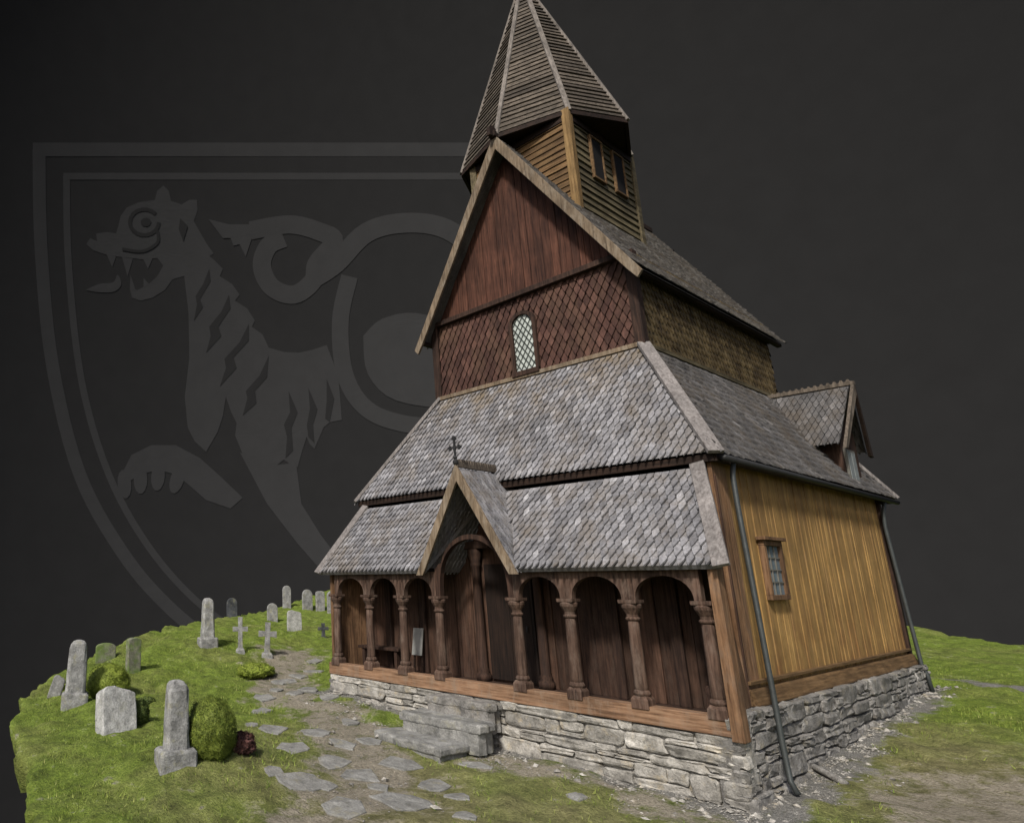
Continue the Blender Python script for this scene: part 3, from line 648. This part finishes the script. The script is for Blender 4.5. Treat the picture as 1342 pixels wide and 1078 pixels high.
# --- clerestory
zc0,zc1=6.34,8.4
mb=MB();x0,x1=XC-h1,XC+h1
def inwin(p): return abs(p.x-XC)<.24 and p.z<7.82
shingles(mb,(x0,2.49,zc0),(x1,2.49,zc0),(x1-.1,2.53,zc1),(x0+.1,2.53,zc1),.165,.16,.06,inwin,jit=.003,tipk=1.05,over=2.)
mb.build('clerestory_wall',m_clf,church,recalc=False)
for a,b in (((x1,2.49),(x1,9.37)),((x1,9.37),(x0,9.37)),((x0,9.37),(x0,2.49))):
    mb=MB()
    shingles(mb,(a[0],a[1],zc0),(b[0],b[1],zc0),(b[0],b[1],zc1),(a[0],a[1],zc1),.165,.16,.06,jit=.003,tipk=1.05,over=2.);mb.build('clerestory_wall',m_cls,church,recalc=False)
mb=MB();mb.beam((x0-.02,2.42,zc0+.1),(x1+.02,2.42,zc0+.1),.06,.09);mb.build('skirting_board',m_barge,church,.006)
mb=MB();mb.beam((x1+.05,2.44,zc0+.1),(x1+.05,9.4,zc0+.1),.06,.09);mb.build('skirting_board',m_tows,church,.006)
for x in (x0,x1):
    mb=MB();mb.box(x-.1,x+.08,2.41,2.6,zc0+.05,zc1);mb.build('corner_post',m_brn,church,.01)
# arched window
mb=MB();n=20;yw=2.4
def archpts(hw,zb_,zs):
    return [(XC-hw,zb_)]+[(XC-hw*math.cos(math.pi*i/n),zs+hw*math.sin(math.pi*i/n)) for i in range(n+1)]+[(XC+hw,zb_)]
o_,i_=archpts(.32,6.5,7.62),archpts(.24,6.56,7.62)
for j in range(len(o_)-1):
    mb.box8([(i_[j][0],yw,i_[j][1]),(o_[j][0],yw,o_[j][1]),(o_[j+1][0],yw,o_[j+1][1]),(i_[j+1][0],yw,i_[j+1][1]),(i_[j][0],yw+.12,i_[j][1]),(o_[j][0],yw+.12,o_[j][1]),(o_[j+1][0],yw+.12,o_[j+1][1]),(i_[j+1][0],yw+.12,i_[j+1][1])])
mb.box(XC-.32,XC+.32,yw-.04,yw+.1,6.45,6.555)
wo=mb.build('arched_window',m_brn,church)
mb=MB();mb.prism([(px,yw+.06,pz) for px,pz in i_],(0,.01,0));mb.build('pane',m_glass,wo)
mb=MB()
for kx in range(-14,15):
    for sg in (-1,1):
        seg=[]
        for t in np.linspace(6.56,7.86,80):
            xx=kx*.125+sg*(t-7.2)*.62
            hw=.24 if t<7.62 else math.sqrt(max(0,.24**2-(t-7.62)**2))
            if abs(xx)<hw:seg.append((XC+xx,yw+.05+(.004 if sg>0 else 0),t))
        if len(seg)>2:mb.beam(seg[0],seg[-1],.02,.014,(0,-1,0))
mb.build('lattice',m_lead,wo)
# gable
mb=MB();zg=8.36
top=lambda u:12.12-abs(u-2.4)*1.64
planks(mb,(XC-2.4,2.5,0),(1,0,0),(0,-1,0),4.8,lambda u:zg,top,(.12,.2),.04,.01,.008);mb.build('gable_wall',m_gable,church,.005)
mb=MB();mb.box(XC-2.3,XC+2.3,2.37,2.52,zg-.06,zg+.06);mb.build('gable_beam',m_brn,church,.01)
# --- nave roof
ye0,ye1=2.11,9.76;rz,ez,hw=12.22,7.95,2.6
mb=MB()
shingles(mb,(XC+hw,ye0,ez),(XC+hw,ye1,ez),(XC,ye1,rz),(XC,ye0,rz),.12,.185,.05)
shingles(mb,(XC-hw,ye1,ez),(XC-hw,ye0,ez),(XC,ye0,rz),(XC,ye1,rz),.33,.38,.035)
for s in (-1,1):
    mb.add([(XC+s*hw,ye0,ez-.08),(XC+s*hw,ye1,ez-.08),(XC,ye1,rz-.12),(XC,ye0,rz-.12)],[(0,1,2,3)])
nr=mb.build('nave_roof',m_roof2,church,recalc=False)
for s in (-1,1):
    mb=MB();y0=ye0-.07
    mb.prism([(XC+s*(hw+.12),y0,ez-.22),(XC+s*(hw+.02),y0,ez-.34),(XC+s*(hw-.13),y0,ez-.12),(XC,y0,rz-.3),(XC,y0,rz+.1)],(0,.07,0));mb.build('bargeboard',m_barge,nr,.01)
    mb=MB();mb.beam((XC+s*(hw-.08),ye0+.03,ez-.06),(XC+s*(hw-.08),ye1,ez-.06),.1,.1);mb.build('eave_board',m_dark,nr,.01)
mb=MB();mb.beam((XC,ye0-.15,rz+.06),(XC,ye1,rz+.06),.16,.14);mb.prism([(XC-.04,ye0-.28,rz-.02),(XC-.04,ye0-.28,rz+.2),(XC-.04,ye0-.1,rz+.3),(XC-.04,ye0+.1,rz+.14),(XC-.04,ye0+.1,rz)],(.08,0,0));mb.build('ridge_board',m_dark,nr,.01)
mb=MB();mb.add([(XC-2.4,9.4,8.3),(XC+2.4,9.4,8.3),(XC,9.4,12.1)],[(0,1,2)]);mb.build('gable_wall',m_cls,church)
# --- tower
tw=1.41;ty=4.1;tz0,tz1=9.3,12.35
X0,X1,Y0,Y1=XC-1.0,XC+tw,ty-tw,ty+tw
mb=MB();claps(mb,(X0,Y0,tz0),(X1,Y0,tz0),(X1,Y0,tz1),(X0,Y0,tz1),20,.035);mb.build('tower_wall',m_towf,church,recalc=False)
for q in (((X1,Y0),(X1,Y1)),((X1,Y1),(X0,Y1)),((X0,Y1),(X0,Y0))):
    (a,b),(c,d)=q;mb=MB();claps(mb,(a,b,tz0),(c,d,tz0),(c,d,tz1),(a,b,tz1),18,.035);mb.build('tower_wall',m_tows,church,recalc=False)
for yy in (3.72,4.72):
    mb=MB();mb.box(X1+.03,X1+.06,yy-.22,yy+.22,10.95,11.95);op=mb.build('tower_opening',m_void,church)
    mb=MB()
    for y0,y1,z0,z1 in ((yy-.27,yy-.22,10.9,12),(yy+.22,yy+.27,10.9,12),(yy-.22,yy+.22,10.9,10.95),(yy-.22,yy+.22,11.95,12)):mb.box(X1+.02,X1+.085,y0,y1,z0,z1)
    mb.build('frame',m_drip,op,.005)
for x,y in ((X1,Y0),(X1,Y1),(X0,Y0),(X0,Y1)):
    mb=MB();mb.box(x-.1,x+.07,y-.07,y+.1,tz0,tz1);mb.build('tower_post',m_towp if x==X1 and y==Y0 else m_tows,church,.012)
# spire
ro,zs,za=1.98,12.33,17.95;SX=XC+.04
vx=[(SX+ro*math.cos(q*math.pi/4),ty+ro*math.sin(q*math.pi/4),zs) for q in range(8)]
mb=MB();AP=Vector((XC,ty,za))
for q in range(8):
    a,b=Vector(vx[q]),Vector(vx[(q+1)%8]);claps(mb,a,b,b.lerp(AP,.985),a.lerp(AP,.985),38,.036)
so_=mb.build('spire',m_spire,church,recalc=False)
for q in range(8):
    a=Vector(vx[q]);out=(a-Vector((SX,ty,zs))).normalized()
    mb=MB();mb.beam(a+out*.04-Zv*.05,AP+out*.02,.11,.06,out+Zv*.3);mb.build('rib',m_rib,so_,.008)
mb=MB();mb.add([(x,y,z-.06) for x,y,z in vx],[tuple(range(8))])
for q in range(8):mb.beam(Vector(vx[q])-Zv*.07,Vector(vx[(q+1)%8])-Zv*.07,.07,.1)
mb.build('soffit',m_dark,so_)
mb=MB();mb.box(X0-.06,X1+.06,Y0-.06,Y1+.06,tz1-.28,tz1-.12);mb.build('cornice',m_dark,so_,.01)
# --- dormer
yd,hwd=8.6,.95;zr=6.28;zf=4.9;xw=-.25
mb=MB();mb.box(-1.2,xw,yd-.55,yd+.62,3.95,5.3);mb.prism([(xw-.02,yd-.55,5.303),(xw-.02,yd+.62,5.303),(xw-.02,yd,6.1)],(-.7,0,0));dm=mb.build('dormer',m_brn,church)
dr=MB()
for s in (-1,1):
    a,b,c,d=(-.16,yd+s*hwd,zf),(-1.9,yd+s*hwd,zf),(-1.9,yd,zr),(-.02,yd,zr)
    if s<0:shingles(dr,b,a,d,c,.115,.17,.04)
    else:shingles(dr,a,b,c,d,.115,.17,.04)
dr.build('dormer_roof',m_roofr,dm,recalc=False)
for s in (-1,1):
    mb=MB();mb.prism([(-.12,yd+s*(hwd+.06),zf-.14),(-.12,yd+s*(hwd-.12),zf-.12),(.02,yd,zr-.22),(.02,yd,zr+.08)],(.06,0,0));mb.build('bargeboard',m_trim if s<0 else m_dark,dm,.008)
mb=MB();mb.beam((.08,yd,zr+.05),(-1.6,yd,zr+.08),.1,.08)
for i in range(13):
    xx=.02-i*.115;mb.prism([(xx,yd-.02,zr+.085),(xx-.09,yd-.02,zr+.085),(xx-.06,yd-.02,zr+.15),(xx-.03,yd-.02,zr+.15)],(0,.04,0))
mb.build('ridge_crest',m_trim,dm)
mb=MB();mb.box(xw+.005,xw+.05,yd-.45,yd+.2,4.04,4.84);dw=mb.build('window',m_frame,dm,.006)
mb=MB();mb.box(xw+.052,xw+.06,yd-.38,yd-.15,4.1,4.78);mb.box(xw+.052,xw+.06,yd-.1,yd+.13,4.1,4.78);mb.build('pane',m_glassp,dw)
# ------------------------------------------------------------------ steps & things near the church
def slab(name,x0,x1,y0,y1,z0,z1,mat,jit=.05,thick=.15,skew=0):
    pts=[];n=9
    for i in range(n):pts.append((x0+(x1-x0)*i/n,y0+skew*i/n))
    for i in range(4):pts.append((x1,y0+skew+(y1-y0-skew)*i/4))
    for i in range(n):pts.append((x1+(x0-x1)*i/n,y1))
    for i in range(4):pts.append((x0,y1+(y0-y1)*i/4))
    cxm,cym=(x0+x1)/2,(y0+y1)/2
    def soft(x,y):   # round the corners a little
        fx=abs(x-cxm)/(x1-x0)*2;fy=abs(y-cym)/(y1-y0)*2;k_=1-.1*max(0,fx+fy-1.4)
        return (cxm+(x-cxm)*k_,cym+(y-cym)*k_)
    pts=[soft(x,y) for x,y in pts]
    pts=[(x+random.uniform(-jit,jit),y+random.uniform(-jit,jit)) for x,y in pts];zt_=[random.uniform(-.016,.016) for _ in pts]
    mb=MB();mb.loft([[(cxm+(x-cxm)*s,cym+(y-cym)*s,z+(e if z>z1-.1 else 0)) for (x,y),e in zip(pts,zt_)] for s,z in ((.92,z0),(.92,z1-thick),(.98,z1-thick+.005),(1,z1-thick+.03),(1.,z1-.03),(.96,z1))])
    return mb.build(name,mat,None,.01)
tag(slab('stone_step',-4.85,-3.45,-.52,-.1,-.5,-.02,m_stoned,.04,.12,.05),'upper dark grey stone step right under the church doorway','step')
tag(slab('stone_step',-5.0,-3.35,-1.02,-.4,-.75,-.28,m_step,.045,.14,.1),'middle grey stone step between the upper and lower slabs','step')
tag(slab('stone_step',-5.2,-3.55,-1.55,-.85,-.98,-.58,m_step,.05,.14,-.08),'lowest grey stone step lying on the dirt path','step')
tag(slab('stone_block',-5.6,-5.3,-1.2,-.8,-.95,-.7,m_mossy,.05,.2),'small mossy stone at the left end of the lowest step','stone')
nb=empty('notice_board',(-6.0,.8,.15));tag(nb,'narrow grey notice panel standing inside the left gallery arch','notice board')
mb=MB();mb.prism([(-6.13,.72,.5),(-5.87,.72,.5),(-5.87,.82,1.05),(-6.13,.82,1.05)],(0,.03,0));mb.build('panel',m_board,nb,.006)
for x in (-6.11,-5.9):
    mb=MB();mb.beam((x,.76,.15),(x,.83,1.0),.03,.03);mb.build('leg',m_dark,nb)
bn=empty('bench',(-6.9,.75,.15));tag(bn,'dark wooden bench against the wall in the leftmost gallery bays','bench')
mb=MB();mb.box(-7.55,-6.35,.55,.9,.55,.61);mb.build('seat',m_brn,bn,.01)
for x in (-7.45,-6.5):
    mb=MB();mb.box(x,x+.07,.58,.88,.152,.547);mb.build('leg',m_brn,bn,.006)
rl=MB();rl.lathe([(.05,.152),(.07,.2),(.045,.26),(.06,.34),(.035,.42),(.05,.5),(.02,.56)],-.5,.45,14);tag(rl.build('carved_wooden_piece',m_brn,smooth=True),'slim carved wooden piece on the gallery floor by the rightmost column','carving')
a,_=at(1042,1004);b,_=at(1110,1034);mb=MB();mb.tube([a+Zv*.06,a.lerp(b,.3)+Zv*.045,a.lerp(b,.7)+Zv*.04,b+Zv*.03],.045,10)
tag(mb.build('ground_pipe',m_stoned,None,0,True),'short grey pipe lying on the gravel at the foot of the front drainpipe','pipe')
# flagstones
for (p,t),w in FLP:
    r=w*t/2;n=random.randint(7,11);a0=random.uniform(0,6);ex=random.uniform(.9,1.3);ra=random.uniform(0,3.14);ez_=.014 if t>.014 else 0
    pts=[]
    for i in range(n):
        a=a0+i*2*math.pi/n+random.uniform(-.3,.3);q=r*random.uniform(.75,1.25);x,y=q*ex*math.cos(a),q/ex**.5*math.sin(a)
        pts.append((p.x+x*math.cos(ra)-y*math.sin(ra),p.y+x*math.sin(ra)+y*math.cos(ra)))
    mb=MB();mb.loft([[(p.x+(x-p.x)*s,p.y+(y-p.y)*s,gh(x,y)+dz+ez_) for x,y in pts] for s,dz in ((1,-.06),(1,.0),(.95,.007))])
    tag(mb.build('flagstone',m_flag,None),'flat grey stepping stone set in the dirt path before the church','flagstone','stepping stones of the path')
# ------------------------------------------------------------------ graves
def place(u,vb,vt):
    p,t=at(u,vb);hd=math.hypot(p.x-CAM.x,p.y-CAM.y);d=ray(u,vt);tt=hd/math.hypot(d.x,d.y);return p,t,(CAM.z+d.z*tt)-p.z
def xf(p,yaw,lean=0,roll=0): return Matrix.Translation(p)@Matrix.Rotation(yaw,4,'Z')@Matrix.Rotation(lean,4,'X')@Matrix.Rotation(roll,4,'Y')
YF=AZ
def obelisk(name,label,u,vb,vt,wpx,bpx,mat,yaw=0,taper=.8,roll=0):
    p,t,h=place(u,vb,vt);w=wpx*t;b=bpx*t;T=xf(p,YF+yaw,0,roll);bh=h*.2 if bpx else 0
    root=empty(name,p);tag(root,label,'gravestone')
    def ring(hw,z,r=.25,jt=.012):
        pts=[]
        for cx_,cy_ in ((-1,-1),(1,-1),(1,1),(-1,1)):
            for q in ((1-r,1),(1,1-r)) if cx_*cy_<0 else ((1,1-r),(1-r,1)):
                pts.append(T@Vector((cx_*hw*q[0]+random.uniform(-jt,jt),cy_*hw*.85*q[1]+random.uniform(-jt,jt),z+random.uniform(-jt,jt))))
        L=T.inverted()
        return sorted(pts,key=lambda P_:math.atan2((L@P_).y,(L@P_).x))
    hw=w/2
    mb=MB();mb.loft([ring(hw,bh-.05),ring(hw*.97,bh+h*.15)]+[ring(hw*(1-(1-taper)*s),bh+(h-bh)*s) for s in (.3,.6,.85)]+[ring(hw*taper*.9,h*.945),ring(hw*taper*.65,h*.98),ring(hw*taper*.25,h,.25,0)])
    mb.build('shaft',mat,root,.012)
    if bpx:
        mb=MB();mb.loft([ring(b/2,-.15,.15),ring(b/2,bh*.85,.15),ring(b/2*.88,bh,.15)]);mb.build('plinth',mat,root,.012)
def headstone(name,label,u,vb,vt,wpx,mat,top='round',yaw=0,lean=0,roll=0,depth=.13):
    p,t,h=place(u,vb,vt);w=wpx*t/2;T=xf(p,YF+yaw,lean,roll)
    if top=='round':pts=[(-w,-.15),(w,-.15)]+[(w*math.cos(q*math.pi/10),h-w+w*math.sin(q*math.pi/10)) for q in range(11)]
    elif top=='arc':pts=[(-w,-.15),(w,-.15)]+[(w*math.cos(q*math.pi/10),h-w*.4+w*.4*math.sin(q*math.pi/10)) for q in range(11)]
    else:pts=[(-w,-.15),(w*1.02,-.15),(w*1.03,h*.4),(w*.96,h*.86),(w*.6,h*.92),(.1*w,h*.95),(-w*.3,h),(-w*.8,h*.97),(-w,h*.88),(-w*1.04,h*.4)]
    mb=MB();mb.prism([T@Vector((x,-depth/2,z)) for x,z in pts],T.to_3x3()@Vector((0,depth,0)))
    return tag(mb.build(name,mat,None,.02),label,'gravestone')
def cross(name,label,u,vb,vt,wpx,mat,yaw=0,roll=0):
    p,t,h=place(u,vb,vt);w=wpx*t/2;a=max(w*.28,.04);T=xf(p,YF+yaw,0,roll);root=empty(name,p);tag(root,label,'grave cross')
    ch=h*.66
    pts=[(-a*1.15,h*.1),(a*1.15,h*.1),(a,ch-a),(w,ch-a*1.15),(w,ch+a*1.15),(a,ch+a),(a*1.1,h),(-a*1.1,h),(-a,ch+a),(-w,ch+a*1.15),(-w,ch-a*1.15),(-a,ch-a)]
    mb=MB();mb.prism([T@Vector((x,-.05,z)) for x,z in pts],T.to_3x3()@Vector((0,.1,0)));mb.build('cross_arms',mat,root,.01)
    mb=MB();mb.loft([[T@Vector((sx*r,sy*r*.8,z)) for sx,sy in sq] for r,z in ((a*2.2,-.1),(a*2.1,h*.07),(a*1.5,h*.13))]);mb.build('plinth',mat,root,.01)
obelisk('gravestone','tall grey pillar gravestone on a square plinth, beside the round bush',230,1005,890,32,50,m_grey,.35,.85)
obelisk('gravestone','tall grey pillar gravestone at the far left edge of the churchyard',97,928,838,27,34,m_grey,.2,.8,.03)
obelisk('gravestone','slender pale pillar gravestone standing alone left of the two stone crosses',272,850,783,17,25,m_grey,.3,.8)
headstone('gravestone','wide thick pale slab gravestone tilted back on the grass beside the dark shrub',152,962,900,48,m_pale,'flat',.65,-.36,.14,.34)
headstone('gravestone','small leaning grey stone behind the leftmost pillar',70,914,884,16,m_grey,'flat',.2,0,.3)
headstone('gravestone','round topped green mossy gravestone behind the clipped yellow green bush',138,868,842,26,m_mossy,'arc',.3)
headstone('gravestone','narrow grey gravestone right of the mossy round topped one',174,883,835,18,m_mossy,'arc',.5,0,0,.22)
headstone('gravestone','small dark slate gravestone behind the slender pale pillar',304,809,783,14,m_slate,'round',.2)
cross('grave_cross','grey stone cross nearest the slender pillar, left of the other cross',315,855,808,20,m_grey,0)
cross('grave_cross','grey stone cross on a mound beside the path, right of the other cross',350,865,815,24,m_grey,0,.04)
headstone('gravestone','round topped stone just above the two stone crosses',357,815,790,14,m_grey,'round',.1)
headstone('gravestone','small farthest gravestone, leftmost of the back row near the church',376,797,767,11,m_grey,'round',.1)
headstone('gravestone','pale square slab gravestone in front of the back row',386,828,799,19,m_pale,'flat',.2)
headstone('gravestone','back row gravestone, second from the left',403,800,772,14,m_grey,'round',.3)
headstone('gravestone','back row gravestone, third from the left, nearer the church corner',420,802,774,12,m_grey,'arc',.2)
headstone('gravestone','back row gravestone half hidden by the church corner',435,804,774,12,m_grey,'round',.2)
cross('grave_cross','small dark low cross close to the left corner of the church',424,837,816,14,m_slate,.2)
def bush(name,label,u,vb,vt,wpx,mat,n,ls,cat='bush',rough=1.,flat=.4):
    p,t,h=place(u,vb,vt);rx=wpx*t/2;c=p+Zv*(h*.42);rz=h*.56;mb=MB();off=random.uniform(0,50)
    def rad(d):return 1+rough*(.2*mnoise.noise(d*2.2+Vector((off,0,0)))+.14*mnoise.noise(d*5+Vector((off,3,0))))
    bm=bmesh.new();bmesh.ops.create_icosphere(bm,subdivisions=4,radius=1)
    for v in bm.verts:
        d=v.co.normalized();k_=rad(d)*.95;v.co=Vector((c.x+d.x*rx*k_,c.y+d.y*rx*k_,c.z+d.z*rz*k_))
    bm.verts.index_update();mb.add([v.co for v in bm.verts],[tuple(v.index for v in f.verts) for f in bm.faces]);bm.free()
    for i in range(n):
        d=Vector((random.gauss(0,1),random.gauss(0,1),random.gauss(0,1))).normalized()
        k_=rad(d)*random.uniform(.92,1.03);q=Vector((c.x+d.x*rx*k_,c.y+d.y*rx*k_,c.z+d.z*rz*k_))
        a=(d+Vector((random.gauss(0,flat),random.gauss(0,flat),random.gauss(0,flat)))).normalized();e=a.cross(Vector((random.gauss(0,1),random.gauss(0,1),random.gauss(0,1)))).normalized();g=a.cross(e);L=ls*random.uniform(.6,1.4)
        mb.add([q-e*L*.5,q+g*L*.28,q+e*L*.5+a*L*.2,q-g*L*.28],[(0,1,2,3)])
    return tag(mb.build(name,mat,recalc=False),label,cat)
bush('bush','dense round green bush right beside the tall pillar gravestone',277,990,910,66,m_leaf,15000,.02,'bush',.6)
bush('plant','low purple brown leafy plant at the foot of the round bush',315,992,958,40,m_leafr,1200,.06,'plant',1.2)
bush('bush','clipped yellow green bush between the leftmost graves',141,914,868,58,m_leafy,9000,.026,'bush',.5)
bush('shrub','small dark shrub behind the tilted pale slab',182,952,914,26,m_leafd,3500,.03,'shrub',.7)
bush('plant','small green plant by the small leaning stone at the left edge',78,905,893,22,m_leafy,900,.05,'plant')
bush('plant','low green plant in front of the mossy gravestones',192,925,912,22,m_leafd,800,.045,'plant')
bush('plant','grass green tuft at the foot of the cross beside the path',335,886,868,50,m_leafy,2500,.045,'plant')
